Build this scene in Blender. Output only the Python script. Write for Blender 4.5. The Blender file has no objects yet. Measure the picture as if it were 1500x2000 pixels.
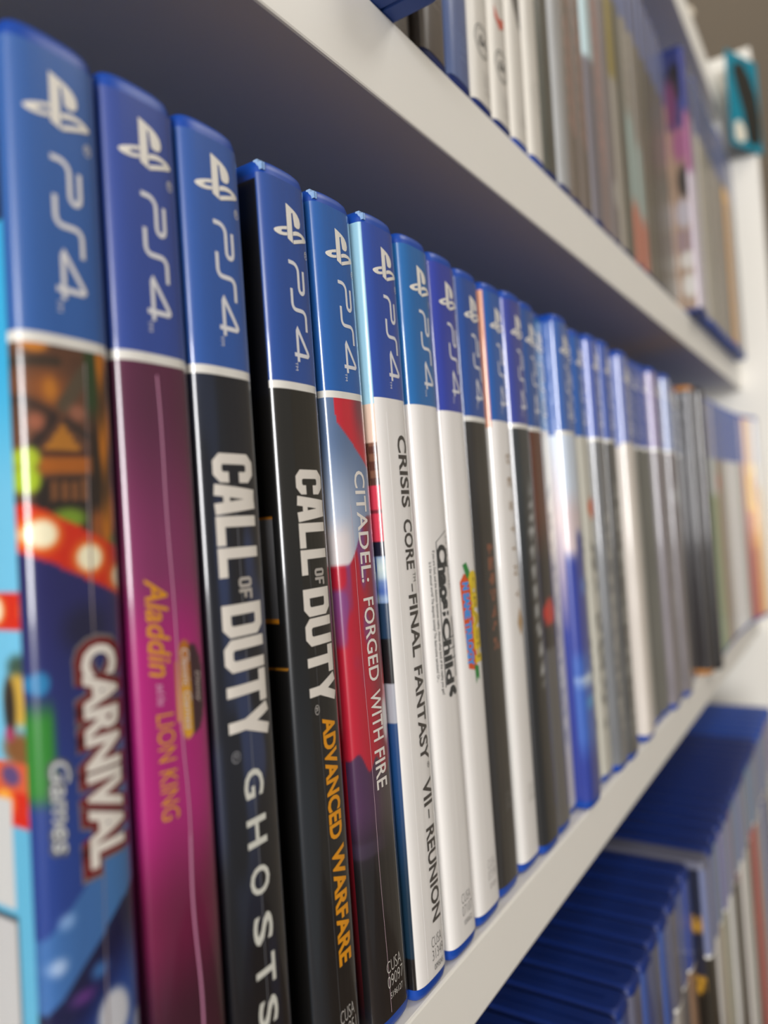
import bpy, bmesh, math, random
from mathutils import Vector, Matrix

random.seed(7)
SC = bpy.context.scene
COL = SC.collection
MM = 0.001                                   # everything below is written in millimetres

# ------------------------------------------------------------------ camera
cam_d = bpy.data.cameras.new('camera')
cam = bpy.data.objects.new('camera', cam_d)
COL.objects.link(cam)
SC.camera = cam
yaw, pit, rol = math.radians(57.10986), math.radians(0.77399), math.radians(-4.08581)
fw = Vector((math.sin(yaw) * math.cos(pit), math.cos(yaw) * math.cos(pit), math.sin(pit)))
rt = Vector((math.cos(yaw), -math.sin(yaw), 0))
up = rt.cross(fw)
r2 = rt * math.cos(rol) + up * math.sin(rol)
u2 = -rt * math.sin(rol) + up * math.cos(rol)
M = Matrix((r2, u2, -fw)).transposed().to_4x4()
M.translation = Vector((-19.943, -86.443, 103.218)) * MM
cam.matrix_world = M
cam_d.sensor_fit = 'VERTICAL'
cam_d.sensor_height = 24.0
cam_d.sensor_width = 18.0
cam_d.lens = 1450 / 2000 * 24.0
cam_d.clip_start = 0.005
cam_d.clip_end = 50
cam_d.dof.use_dof = True
cam_d.dof.focus_distance = 0.152
cam_d.dof.aperture_fstop = 5.6

# ------------------------------------------------------------------ light
SC.view_settings.view_transform = 'Standard'
SC.view_settings.look = 'None'
SC.view_settings.gamma = 1
SC.view_settings.use_curve_mapping = False
SC.view_settings.exposure = 0.0
wd = bpy.data.worlds.new('world')
SC.world = wd
wd.use_nodes = True
bg = wd.node_tree.nodes['Background']
bg.inputs[0].default_value = (1.0, 0.97, 0.93, 1)
bg.inputs[1].default_value = 0.18


def area(name, loc, target, sx, sy, power, color):
    l = bpy.data.lights.new(name, 'AREA')
    l.shape = 'RECTANGLE'
    l.size, l.size_y = sx, sy
    l.energy = power
    l.color = color
    o = bpy.data.objects.new(name, l)
    COL.objects.link(o)
    o.location = loc
    d = Vector(target) - Vector(loc)
    o.rotation_euler = d.to_track_quat('-Z', 'Y').to_euler()
    return o


area('window_daylight', (-2.2, -1.05, 0.36), (0.25, 0, 0.10), 1.0, 0.85, 70, (1.0, 0.99, 1.0))
area('added_overhead_fill', (0.55, -0.42, 0.82), (0.55, -0.40, 0.0), 0.3, 0.3, 2.9, (1.0, 0.97, 0.92))  # added fill, no lamp known here; lights the upper part more than the lower


# ------------------------------------------------------------------ materials
def lin(c):
    out = []
    for v in c[:3]:
        v = max(0.0, min(1.0, v / 255.0))
        out.append(v / 12.92 if v <= 0.04045 else ((v + 0.055) / 1.055) ** 2.4)
    return tuple(out) + (1.0,)


def pmat(name, rgb, rough=0.4, spec=0.5, coat=0.0, noise=None, bump=None, metal=0.0):
    m = bpy.data.materials.new(name)
    m.use_nodes = True
    nt = m.node_tree
    b = nt.nodes['Principled BSDF']
    b.inputs['Base Color'].default_value = lin(rgb)
    b.inputs['Roughness'].default_value = rough
    b.inputs['Specular IOR Level'].default_value = spec
    b.inputs['Coat Weight'].default_value = coat
    b.inputs['Coat Roughness'].default_value = 0.08
    b.inputs['Metallic'].default_value = metal
    if noise or bump:
        tc = nt.nodes.new('ShaderNodeTexCoord')
        mp = nt.nodes.new('ShaderNodeMapping')
        nt.links.new(tc.outputs['Object'], mp.inputs['Vector'])
    if noise:
        sc, amt, rgb2 = noise
        n = nt.nodes.new('ShaderNodeTexNoise')
        n.inputs['Scale'].default_value = sc
        mx = nt.nodes.new('ShaderNodeMix')
        mx.data_type = 'RGBA'
        mx.inputs[6].default_value = lin(rgb)
        mx.inputs[7].default_value = lin(rgb2)
        mr = nt.nodes.new('ShaderNodeMath')
        mr.operation = 'MULTIPLY'
        mr.inputs[1].default_value = amt
        nt.links.new(mp.outputs[0], n.inputs['Vector'])
        nt.links.new(n.outputs['Fac'], mr.inputs[0])
        nt.links.new(mr.outputs[0], mx.inputs[0])
        nt.links.new(mx.outputs[2], b.inputs['Base Color'])
    if bump:
        sc, stretch, strength, dist = bump
        mp2 = nt.nodes.new('ShaderNodeMapping')
        mp2.inputs['Scale'].default_value = stretch
        nt.links.new(tc.outputs['Object'], mp2.inputs['Vector'])
        n2 = nt.nodes.new('ShaderNodeTexNoise')
        n2.inputs['Scale'].default_value = sc
        n2.inputs['Detail'].default_value = 3
        bp = nt.nodes.new('ShaderNodeBump')
        bp.inputs['Strength'].default_value = strength
        bp.inputs['Distance'].default_value = dist
        nt.links.new(mp2.outputs[0], n2.inputs['Vector'])
        nt.links.new(n2.outputs['Fac'], bp.inputs['Height'])
        nt.links.new(bp.outputs[0], b.inputs['Normal'])
    return m


def sleeve_mat():
    """printed paper behind a clear plastic sleeve: the print is the mesh's colour attribute"""
    m = pmat('printed_sleeve', (128, 128, 128), 0.30, 0.5, 1.0,
             bump=(1.0, (260, 260, 9), 0.35, 0.0004))
    nt = m.node_tree
    a = nt.nodes.new('ShaderNodeVertexColor')
    a.layer_name = 'print'
    nt.links.new(a.outputs[0], nt.nodes['Principled BSDF'].inputs['Base Color'])
    return m


SLEEVE = sleeve_mat()
PLASTIC = {
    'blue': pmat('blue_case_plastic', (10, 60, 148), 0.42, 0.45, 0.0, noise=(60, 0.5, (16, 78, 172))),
    'navy': pmat('deep_shaded_blue_plastic', (7, 34, 98), 0.42, 0.45, 0.0, noise=(60, 0.5, (10, 46, 122))),  # darker copy of the blue; on the lower shelf its shade is painted in
    'black': pmat('black_case_plastic', (26, 26, 30), 0.42, 0.45, 0.0, noise=(60, 0.5, (34, 34, 38))),
    'orange': pmat('orange_case_plastic', (176, 116, 52), 0.35, 0.5, 0.2, noise=(60, 0.5, (190, 130, 60))),
    'grey': pmat('grey_case_plastic', (92, 94, 112), 0.35, 0.5, 0.2, noise=(60, 0.5, (110, 110, 124))),
}
NOTCH = pmat('clear_hinge_plastic', (120, 165, 215), 0.15, 0.6, 0.4, noise=(400, 0.6, (190, 205, 225)))
WHITE = pmat('white_melamine', (226, 223, 214), 0.42, 0.4, noise=(35, 0.35, (232, 229, 221)),
             bump=(900, (1, 1, 1), 0.05, 0.0003))
INK = {}


def ink(rgb):
    k = tuple(rgb)
    if k not in INK:
        INK[k] = pmat('ink_%d_%d_%d' % k, rgb, 0.4, 0.4, 0.35, noise=(300, 0.25, tuple(min(255, c + 8) for c in rgb)))
    return INK[k]




# ------------------------------------------------------------------ helpers
def link(name, me, parent=None, loc=None):
    o = bpy.data.objects.new(name, me)
    COL.objects.link(o)
    if parent is not None:
        o.parent = parent
    if loc is not None:
        o.location = loc
    return o


def mesh(name, V, F, mats=(), smooth=False, cols=None):
    me = bpy.data.meshes.new(name)
    me.from_pydata([(x * MM, y * MM, z * MM) for x, y, z in V], [], F)
    for m in mats:
        me.materials.append(m)
    if smooth:
        me.polygons.foreach_set('use_smooth', [True] * len(me.polygons))
    if cols:
        a = me.color_attributes.new('print', 'FLOAT_COLOR', 'POINT')
        flat = []
        for c in cols:
            flat.extend(c)
        a.data.foreach_set('color', flat)
    me.update()
    return me


def box(V, F, x0, x1, y0, y1, z0, z1):
    k = len(V)
    V += [(x, y, z) for z in (z0, z1) for y in (y0, y1) for x in (x0, x1)]
    F += [tuple(k + i for i in f) for f in
          ((0, 2, 3, 1), (4, 5, 7, 6), (0, 1, 5, 4), (2, 6, 7, 3), (0, 4, 6, 2), (1, 3, 7, 5))]


def bevel_box_mesh(name, x0, x1, y0, y1, z0, z1, mat, bw=0.6, seg=2):
    V, F = [], []
    box(V, F, x0, x1, y0, y1, z0, z1)
    me = mesh(name, V, F, [mat])
    bm = bmesh.new()
    bm.from_mesh(me)
    bmesh.ops.bevel(bm, geom=bm.edges[:], offset=bw * MM, segments=seg, profile=0.5, affect='EDGES')
    bm.to_mesh(me)
    bm.free()
    return me


def thing(name, label, cat, loc, group=None):
    o = bpy.data.objects.new(name, None)
    o.empty_display_size = 0.01
    COL.objects.link(o)
    o.location = [c * MM for c in loc]
    o['label'] = label
    o['category'] = cat
    if group:
        o['group'] = group
    return o


def tag(o, label, cat, group=None):
    o['label'] = label
    o['category'] = cat
    if group:
        o['group'] = group


# ------------------------------------------------------------------ the game case
CW, CD, CH = 13.2, 135.0, 171.0            # case width (spine), depth, height
RC, NN = 2.8, 3.8                          # depth and exponent of the rounded spine
Z0, Z1 = 3.2, 168.0                        # printed sleeve from / to


def yf(x, w=CW):
    s = min(1.0, abs(2 * x / w - 1))
    return RC * (1 - (1 - s ** NN) ** (1 / NN)) + 0.22 * s * s


def front_profile(n, w=CW):
    ss = [math.sin(math.pi * (i / n - 0.5)) for i in range(n + 1)]
    ss = ss[:1] + [-0.9994] + ss[1:-1] + [0.9994] + ss[-1:]
    return [(w / 2 + w / 2 * v, yf(w / 2 + w / 2 * v, w)) for v in ss]


def shell_mesh(name, mat, w=CW):
    """moulded case: rounded spine, two lids that meet in a seam along top, foot and open side"""
    V, F = [], []
    prof = front_profile(16, w)
    out = [(x, y) for x, y in prof] + [(w, CD - 1.5), (w - 1.2, CD)]
    seam = [(w / 2 + 0.45, CD), (w / 2 + 0.3, CD - 1.0), (w / 2 - 0.3, CD - 1.0), (w / 2 - 0.45, CD)]
    out += seam + [(1.2, CD), (0.0, CD - 1.5)]
    cx, cy = w / 2, CD / 2

    def ring(z, ins):
        k = len(V)
        for x, y in out:
            fx = (x - cx) * (1 - 2 * ins / w) + cx
            fy = (y - cy) * (1 - 2 * ins / CD) + cy
            V.append((fx, fy, z))
        return k
    rs = [ring(0.0, 1.5), ring(0.25, 0.8), ring(0.9, 0.25), ring(1.9, 0.0), ring(CH - 2.2, 0.0), ring(CH - 1.0, 0.3),
          ring(CH - 0.3, 0.9), ring(CH, 1.6)]
    n = len(out)
    for a, b in zip(rs[:-1], rs[1:]):
        for i in range(n):
            j = (i + 1) % n
            F.append((a + i, a + j, b + j, b + i))
    # top and foot: the two lids with a groove between them
    for r, zz, flip in ((rs[-1], CH, False), (rs[0], 0.0, True)):
        c = [V[r + i] for i in range(n)]
        k = len(V)
        d = -0.7 if not flip else 0.7
        gl, gr = w / 2 - 0.5, w / 2 + 0.5
        y0, y1 = c[9][1] + 5.0, CD - 2.2
        V.extend([(gl, y0, zz), (gr, y0, zz), (gr, y1, zz), (gl, y1, zz),
                  (gl + .25, y0, zz + d), (gr - .25, y0, zz + d), (gr - .25, y1, zz + d), (gl + .25, y1, zz + d)])
        mid = 9
        half_r = [r + i for i in range(mid, n - 4)]             # front middle .. right .. back
        half_l = [r + i for i in range(n - 3, n)] + [r + i for i in range(0, mid + 1)]
        fr = half_r + [r + n - 4, k + 2, k + 1]
        fl = [r + n - 4] + half_l + [k + 0, k + 3]
        # close the front and back ends round the groove
        faces = [fr, [r + mid, k + 1, k + 0], fl, [r + n - 4, k + 3, k + 2],
                 [k, k + 1, k + 5, k + 4], [k + 1, k + 2, k + 6, k + 5], [k + 2, k + 3, k + 7, k + 6],
                 [k + 3, k, k + 4, k + 7], [k + 4, k + 5, k + 6, k + 7]]
        for f in faces:
            F.append(tuple(reversed(f)) if flip else tuple(f))
    me = mesh(name, V, F, [mat])
    bm = bmesh.new()
    bm.from_mesh(me)
    bmesh.ops.recalc_face_normals(bm, faces=bm.faces[:])
    bm.to_mesh(me)
    bm.free()
    me.polygons.foreach_set('use_smooth', [len(p.vertices) == 4 and abs(p.normal.z) < 0.95 for p in me.polygons])
    return me


SHELL = {k: shell_mesh('shell_' + k, m) for k, m in PLASTIC.items()}


def notch_mesh():
    V, F = [], []
    for x in (0.55, 1.15):
        box(V, F, x, x + 0.3, 0.30, 1.2, 168.5, 169.9)
    box(V, F, 0.5, 1.5, 1.2, 2.2, 169.3, 170.5)
    return mesh('hinge_notch', V, F, [NOTCH])


NOTCH_ME = notch_mesh()


def sleeve_mesh(name, front, side, right, fine=True, side_fine=False):
    """printed insert: front cover side, round the spine, back cover side"""
    V, F, C = [], [], []
    off = 0.14
    if fine:
        prof = front_profile(44)
        zs = [Z0 + (Z1 - Z0) * i / 410 for i in range(411)]
    else:
        prof = front_profile(14)
        zs = [Z0 + (Z1 - Z0) * i / 84 for i in range(85)]
    zs = sorted(set([round(z, 3) for z in zs] + [128.65, 128.75, 130.05, 130.15]))

    def strip(pts, fn):
        k = len(V)
        n = len(pts)
        for z in zs2:
            for p in pts:
                V.append((p[0], p[1], z))
                C.append(lin(fn(p[2], z)))
        for j in range(len(zs2) - 1):
            for i in range(n - 1):
                F.append((k + j * n + i, k + j * n + i + 1, k + (j + 1) * n + i + 1, k + (j + 1) * n + i))
    zs2 = zs
    w = CW
    fr = [((x - w / 2) * (1 + 2 * off / w) + w / 2, y - off, x) for x, y in prof]
    strip(fr, front)
    dn = [0, 0.5, 1, 1.5, 2, 2.5, 3, 3.5, 4, 4.5, 5, 5.5, 6, 6.5, 7, 8, 9, 10, 12, 15, 20, 40, 80, 128.5] if side_fine else [0, 3, 8, 128.5]
    if not side_fine:
        zs2 = [Z0, 60, 100, 128.6, 128.8, 168.0]
    strip([(-off, RC + 0.22 - off + d, d + RC) for d in reversed(dn)], side)
    zs2 = [Z0, 60, 100, 128.6, 128.8, 168.0]
    strip([(w + off, RC + 0.22 - off + d, d + RC) for d in (0, 128.5)], right)
    me = mesh(name, V, F, [SLEEVE], smooth=True, cols=C)
    return me


# ---- lettering ---------------------------------------------------
def on_spine(bm, name, mat, lift=0.2, step=1.0):
    """bend a flat lettering sheet (u across, z up) onto the rounded spine"""
    u = math.ceil(min(v.co.x for v in bm.verts))
    hi = max(v.co.x for v in bm.verts)
    while u < hi:
        bmesh.ops.bisect_plane(bm, geom=bm.verts[:] + bm.edges[:] + bm.faces[:], dist=1e-5,
                               plane_co=(u, 0, 0), plane_no=(1, 0, 0))
        u += step
    for v in bm.verts:
        x = max(0.15, min(CW - 0.15, v.co.x))
        v.co = Vector((v.co.x * MM, (yf(x) - lift + v.co.y) * MM, v.co.z * MM))
    bmesh.ops.recalc_face_normals(bm, faces=bm.faces[:])
    if sum(f.normal.y * f.calc_area() for f in bm.faces) > 0:
        bmesh.ops.reverse_faces(bm, faces=bm.faces[:])
    me = bpy.data.meshes.new(name)
    bm.to_mesh(me)
    bm.free()
    me.materials.append(mat)
    return me


FONT_CACHE = {}


def font_mesh(s, bold=0.0, shear=0.0):
    k = (s, bold, shear)
    if k not in FONT_CACHE:
        c = bpy.data.curves.new('letters', 'FONT')
        c.body = s
        c.size = 1.0
        c.offset = bold
        c.shear = shear
        c.resolution_u = 3
        o = bpy.data.objects.new('letters', c)
        COL.objects.link(o)
        bpy.context.view_layer.update()
        dg = bpy.context.evaluated_depsgraph_get()
        me = bpy.data.meshes.new_from_object(o.evaluated_get(dg))
        bpy.data.objects.remove(o)
        bpy.data.curves.remove(c)
        FONT_CACHE[k] = ([tuple(v.co) for v in me.vertices], [tuple(p.vertices) for p in me.polygons])
        bpy.data.meshes.remove(me)
    return FONT_CACHE[k]


def text_bm(bm, s, u0, u1, za, zb, bold=0.0, upright=False, shear=0.0):
    """fit a word in the box u0..u1 x za..zb (za upper end); read downwards unless upright"""
    V, F = font_mesh(s, bold, shear)
    x0, x1 = min(v[0] for v in V), max(v[0] for v in V)
    y0, y1 = min(v[1] for v in V), max(v[1] for v in V)
    vs = []
    for x, y, _ in V:
        a, b = (x - x0) / (x1 - x0), (y - y0) / (y1 - y0)
        if upright:
            vs.append(bm.verts.new((u0 + (u1 - u0) * a, 0, zb + (za - zb) * b)))
        else:
            vs.append(bm.verts.new((u0 + (u1 - u0) * b, 0, za + (zb - za) * a)))
    for f in F:
        try:
            bm.faces.new([vs[i] for i in f])
        except ValueError:
            pass


def lettering(parent, items, rgb, name='title_lettering', lift=0.2, label=None):
    bm = bmesh.new()
    for it in items:
        if callable(it):
            it(bm)
        else:
            text_bm(bm, *it[:5], **(it[5] if len(it) > 5 else {}))
    o = link(name, on_spine(bm, name, ink(rgb), lift), parent)
    if label:
        o['label'] = label
    return o


LAYER = [0]


def layer():
    """strokes that cross lie a hair above one another"""
    LAYER[0] += 1
    return -0.006 * (LAYER[0] % 7)


def poly(bm, pts):
    ly = layer()
    vs = [bm.verts.new((u, ly, z)) for u, z in pts]
    f = bm.faces.new(vs)
    bmesh.ops.triangulate(bm, faces=[f])


def ribbon(bm, pts, wd, fn=lambda a, b: (a, b)):
    """stroke of constant width with mitred joints; fn maps stroke space to (u, z)"""
    pts = [q for i, q in enumerate(pts) if i == 0 or math.hypot(q[0] - pts[i - 1][0], q[1] - pts[i - 1][1]) > 1e-5]
    n = len(pts)
    L, R = [], []
    for i in range(n):
        p = Vector(pts[i])
        d0 = (p - Vector(pts[i - 1])).normalized() if i > 0 else None
        d1 = (Vector(pts[i + 1]) - p).normalized() if i < n - 1 else None
        d0 = d0 or d1
        d1 = d1 or d0
        n0, n1 = Vector((-d0.y, d0.x)), Vector((-d1.y, d1.x))
        m = (n0 + n1)
        m = m.normalized() if m.length > 1e-6 else n0
        k = wd / 2 / max(0.35, m.dot(n0))
        L.append(p + m * k)
        R.append(p - m * k)
    ly = layer()
    vl = [bm.verts.new((fn(*q)[0], ly, fn(*q)[1])) for q in L]
    vr = [bm.verts.new((fn(*q)[0], ly, fn(*q)[1])) for q in R]
    for i in range(n - 1):
        bm.faces.new((vl[i], vl[i + 1], vr[i + 1], vr[i]))


def arc(cx, cy, rx, ry, a0, a1, n=6):
    return [(cx + rx * math.cos(math.radians(a0 + (a1 - a0) * i / n)),
             cy + ry * math.sin(math.radians(a0 + (a1 - a0) * i / n))) for i in range(n + 1)]


def disc(bm, u, z, ru, rz, n=20):
    poly(bm, [(u + ru * math.cos(2 * math.pi * i / n), z + rz * math.sin(2 * math.pi * i / n)) for i in range(n)])


def ring(bm, u, z, ru, rz, wd, n=28):
    ribbon(bm, [(u + ru * math.cos(2 * math.pi * i / n), z + rz * math.sin(2 * math.pi * i / n)) for i in range(n + 1)], wd)


def logo_mesh(dx=0.0, dz=0.0):
    """letter P standing on a letter S that lies flat"""
    bm = bmesh.new()

    def T(pts):
        return [(2.5 + dx + x * 0.098, 156.8 + dz + y * 0.0915) for x, y in pts]
    poly(bm, T([(38, 77), (45, 75), (53, 72), (53, -2.5), (38, 4)]))
    poly(bm, T([(53.2, 72), (64, 67.5), (72, 62.5), (78, 55), (80, 46), (78.5, 38.5), (74, 34), (67, 33), (60.5, 35.5),
                (60.5, 59), (59, 62), (56.5, 62.5), (53.2, 60)]))
    poly(bm, T([(37, 28.5), (24, 24.5), (12, 20), (4, 16), (1, 12.5), (3, 9), (9, 6.5), (17, 5.6), (17, 13.6), (15.5, 14.5),
                (17, 16), (22, 17.8), (37, 22)]))
    poly(bm, T([(17, 5.6), (27, 6.8), (37, 9.5), (37, 16), (30, 13.8), (24, 13), (17, 13.6)]))
    poly(bm, T([(54, 22), (62, 25.5), (72, 27), (83, 25.5), (93, 22), (99.5, 17.5), (99, 13.5), (94, 10.2), (83.5, 7),
                (83.5, 14.8), (85, 16.2), (83, 17.8), (76, 18.8), (65, 17.5), (54, 14)]))
    poly(bm, T([(54, -3.5), (68, 1.5), (83.5, 7), (83.5, 14.8), (68, 9.5), (54, 4.5)]))
    text_bm(bm, 'R', 11.5 + dx, 12.0 + dx, 155.8 + dz, 154.9 + dz)
    ring(bm, 11.75 + dx, 155.35 + dz, 0.55, 0.75, 0.13, 16)
    return on_spine(bm, 'platform_logo', ink((226, 222, 212)))


def ps4_mesh(dx=0.0, dz=0.0):
    bm = bmesh.new()
    H = 4.6

    def fn(a, b):                                       # a along the word, b up the letter
        return (5.9 + dx + b * H, 153.2 + dz - a * H * 1.08)
    w = 0.15
    P = [(0.08, 0.0), (0.08, 0.25)] + arc(0.38, 0.25, 0.30, 0.33, 180, 90) + [(0.98, 0.58)] + \
        arc(0.98, 0.75, 0.19, 0.17, -90, 90) + [(0.28, 0.92)]
    ribbon(bm, P, w, fn)
    S = [(1.08, 0.08), (1.62, 0.08)] + arc(1.62, 0.30, 0.24, 0.22, -90, 0, 5) + [(1.86, 0.68)] + \
        arc(2.10, 0.68, 0.24, 0.24, 180, 90, 5) + [(2.62, 0.92)]
    ribbon(bm, S, w, fn)
    ribbon(bm, [(3.84, 0.25), (2.68, 0.25), (2.60, 0.30), (3.46, 0.90), (3.52, 0.92), (3.58, 0.86), (3.58, 0.02)], w, fn)
    text_bm(bm, 'TM', 6.0 + dx, 6.7 + dx, 134.0 + dz, 132.4 + dz)
    return on_spine(bm, 'platform_lettering', ink((214, 214, 216)))


MARKS = {}


def marks(dx, dzl, dzp):
    k = (dx, dzl, dzp)
    if k not in MARKS:
        MARKS[k] = (logo_mesh(dx, dzl), ps4_mesh(dx, dzp))
    return MARKS[k]


def block_letter(bm, ch, u0, u1, za, zb, t):
    """heavy condensed capitals: a along the word 0..1, b up the letter 0..1"""
    du, dz = u1 - u0, za - zb

    def fn(a, b):
        return (u0 + b, za - a)
    W, H = dz, du
    h = t / 2
    c = min(W, H) * 0.16
    if ch == 'C':
        ribbon(bm, [(W - h, H * 0.62), (W - h, H - h - c), (W - h - c, H - h), (h + c, H - h), (h, H - h - c), (h, h + c),
                    (h + c, h), (W - h - c, h), (W - h, h + c), (W - h, H * 0.36)], t, fn)
    elif ch == 'A':
        ribbon(bm, [(h * 0.9, 0), (W * 0.36, H), ], t * 1.05, fn)
        ribbon(bm, [(W - h * 0.9, 0), (W * 0.64, H)], t * 1.05, fn)
        ribbon(bm, [(W * 0.25, H * 0.27), (W * 0.75, H * 0.27)], t * 0.8, fn)
        poly(bm, [fn(W * .3, H), fn(W * .7, H), fn(W * .6, H * .75), fn(W * .4, H * .75)])
    elif ch == 'L':
        ribbon(bm, [(h, H), (h, h), (W, h)], t, fn)
    elif ch == 'F':
        ribbon(bm, [(h, 0), (h, H - h), (W, H - h)], t, fn)
        ribbon(bm, [(h, H * 0.48), (W * 0.85, H * 0.48)], t, fn)
    elif ch == 'O':
        ribbon(bm, [(W / 2, h), (W - h - c, h), (W - h, h + c), (W - h, H - h - c), (W - h - c, H - h), (h + c, H - h), (h, H - h - c),
                    (h, h + c), (h + c, h), (W / 2, h)], t, fn)
    elif ch == 'D':
        ribbon(bm, [(W * .5, h), (W - h - c, h), (W - h, h + c), (W - h, H - h - c), (W - h - c, H - h), (h, H - h), (h, h),
                    (W * .5, h)], t, fn)
    elif ch == 'U':
        ribbon(bm, [(h, H), (h, h + c), (h + c, h), (W - h - c, h), (W - h, h + c), (W - h, H)], t, fn)
    elif ch == 'T':
        ribbon(bm, [(0, H - h), (W, H - h)], t, fn)
        ribbon(bm, [(W / 2, H - h), (W / 2, 0)], t, fn)
    elif ch == 'Y':
        ribbon(bm, [(W / 2, H * .45), (W / 2, 0)], t, fn)
        ribbon(bm, [(h * .8, H), (W / 2, H * .40)], t, fn)
        ribbon(bm, [(W - h * .8, H), (W / 2, H * .40)], t, fn)


def block_word(s, u0, u1, za, zb, t, gap=0.35):
    def f(bm):
        n = len(s)
        step = (za - zb + gap) / n
        for i, ch in enumerate(s):
            block_letter(bm, ch, u0, u1, za - i * step, za - (i + 1) * step + gap, t)
    return f


# ---- printed art -------------------------------------------------
def mix(a, b, t):
    t = max(0.0, min(1.0, t))
    return tuple(a[i] + (b[i] - a[i]) * t for i in range(3))


def sm(e0, e1, x):
    t = max(0.0, min(1.0, (x - e0) / (e1 - e0)))
    return t * t * (3 - 2 * t)


def ell(c, u, z, cu, cz, ru, rz, col, soft=0.3):
    d = math.hypot((u - cu) / ru, (z - cz) / rz)
    return mix(c, col, 1 - sm(1 - soft, 1 + soft * 0.3, d))


def hsh(*a):
    x = 0
    for v in a:
        x = (x * 1103515245 + int(v) * 12345 + 1013904223) & 0x7fffffff
        x ^= x >> 13
    return (x % 10007) / 10007.0


def nz(u, z, seed=0):
    """smooth value noise"""
    iu, iz = math.floor(u), math.floor(z)
    fu, fz = u - iu, z - iz
    fu, fz = fu * fu * (3 - 2 * fu), fz * fz * (3 - 2 * fz)
    a = hsh(iu, iz, seed) * (1 - fu) + hsh(iu + 1, iz, seed) * fu
    b = hsh(iu, iz + 1, seed) * (1 - fu) + hsh(iu + 1, iz + 1, seed) * fu
    return a * (1 - fz) + b * fz


LINE = (222, 220, 212)


def front_fn(head, body, line=True):
    def f(u, z):
        if z > 130.1:
            return head
        if z > 128.7:
            return LINE if line else body(u, 128.6)
        return body(u, z)
    return f


def plain(c, amt=6, seed=0):
    return lambda u, z: mix(c, tuple(min(255, v + amt) for v in c), nz(u * .4, z * .08, seed))


def bands(lst, soft=2.0):
    """list of (z_lower, colour) from the top down"""
    def f(u, z):
        c = lst[0][1]
        for i in range(len(lst) - 1):
            c = mix(c, lst[i + 1][1], 1 - sm(lst[i][0] - soft, lst[i][0] + soft, z))
        return c
    return f


def glyphs(base, col, u0, u1, z0, z1, pitch, seed=1, fill=0.62):
    """a column of worn, illegible marks"""
    def f(u, z):
        c = base(u, z)
        if u0 < u < u1 and z0 < z < z1:
            k = math.floor(z / pitch)
            a = (z / pitch - k)
            if a < 0.8 and hsh(k, seed) < 0.86:
                su = math.floor((u - u0) / (u1 - u0) * 4)
                if hsh(k, su, math.floor(a * 4), seed) < fill:
                    c = col
        return c
    return f


# ---- building one case -------------------------------------------
def wrapped(fn, side, edge):
    """the cover picture runs a little way round the corner onto the spine"""
    return lambda u, z: side(0, z) if u < edge else fn(u, z)


def case(label, x, y, z, head, body, group, lean=0.0, line=True, side=None, right=None, fine=False, shell='blue', logo=True,
         notch=False, side_fine=False, yaw_=0.0, mark=(-0.2, 0.0, 0.0), wrap=0.0):
    t = thing('game_case', label, 'game case', (x, y, z + 0.06 + max(0, lean) * CW), group)
    t.rotation_euler = (0, math.atan(lean), yaw_)
    link('plastic_shell', SHELL[shell], t)
    sd = side or (lambda d, zz: head if zz > 128.7 else body(0.5, zz))
    rg = right or sd
    link('printed_sleeve', sleeve_mesh('printed_sleeve', wrapped(front_fn(head, body, line), sd, wrap), sd, rg, fine, side_fine), t)
    if logo:
        lg, pf = marks(*mark)
        link('platform_logo', lg, t)
        link('platform_lettering', pf, t)
    if notch:
        link('hinge_notch', NOTCH_ME, t)
    return t


def code(parent, lines, u0, u1, za, rgb, h=2.4, small=1.25):
    items = []
    z = za
    u0, u1 = u0 - 0.7, u1 - 1.5
    for i, s in enumerate(lines):
        hh = h if i < 2 else small
        wid = (u1 - u0) * (0.92 if i == 0 else 1.0) * (0.8 if i == 2 else 1.0)
        a = u0 + (0.6 if i == 2 else 0)
        items.append((s, a, a + wid, z, z - hh, dict(upright=True, bold=-0.012 if i < 2 else 0)))
        z -= hh + (0.55 if i == 0 else 1.0)
    lettering(parent, items, rgb, 'code_lettering')


def crease_glare(parent, pts, rgb=(188, 180, 186), r=0.045):
    """thin ridge where the clear sleeve is creased, its glare painted in paler ink"""
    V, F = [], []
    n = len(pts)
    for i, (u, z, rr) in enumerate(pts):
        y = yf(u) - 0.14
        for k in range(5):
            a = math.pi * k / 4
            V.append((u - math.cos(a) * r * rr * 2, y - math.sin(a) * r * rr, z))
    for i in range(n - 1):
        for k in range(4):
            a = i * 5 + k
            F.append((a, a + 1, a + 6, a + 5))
    me = mesh('sleeve_crease_glare', V, F, [ink(rgb)], smooth=True)
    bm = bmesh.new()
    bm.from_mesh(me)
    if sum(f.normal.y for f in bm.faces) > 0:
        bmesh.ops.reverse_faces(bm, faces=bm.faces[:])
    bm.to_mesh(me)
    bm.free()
    return link('sleeve_crease_glare', me, parent)


# ------------------------------------------------------------------ the bookcase
XL, XR = -70.0, 722.0                       # inner faces of the side panels
SHELF_Y0, SHELF_Y1 = -0.6, 150.0
bc = thing('bookcase', 'white melamine bookcase whose shelves hold the rows of game cases', 'bookcase', (XL, 0, -1600))


def bpart(name, *b, bw=0.6):
    x0, x1, y0, y1, z0, z1 = b
    return link(name, bevel_box_mesh(name, x0 - XL, x1 - XL, y0, y1, z0 + 1600, z1 + 1600, WHITE, bw), bc)


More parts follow.
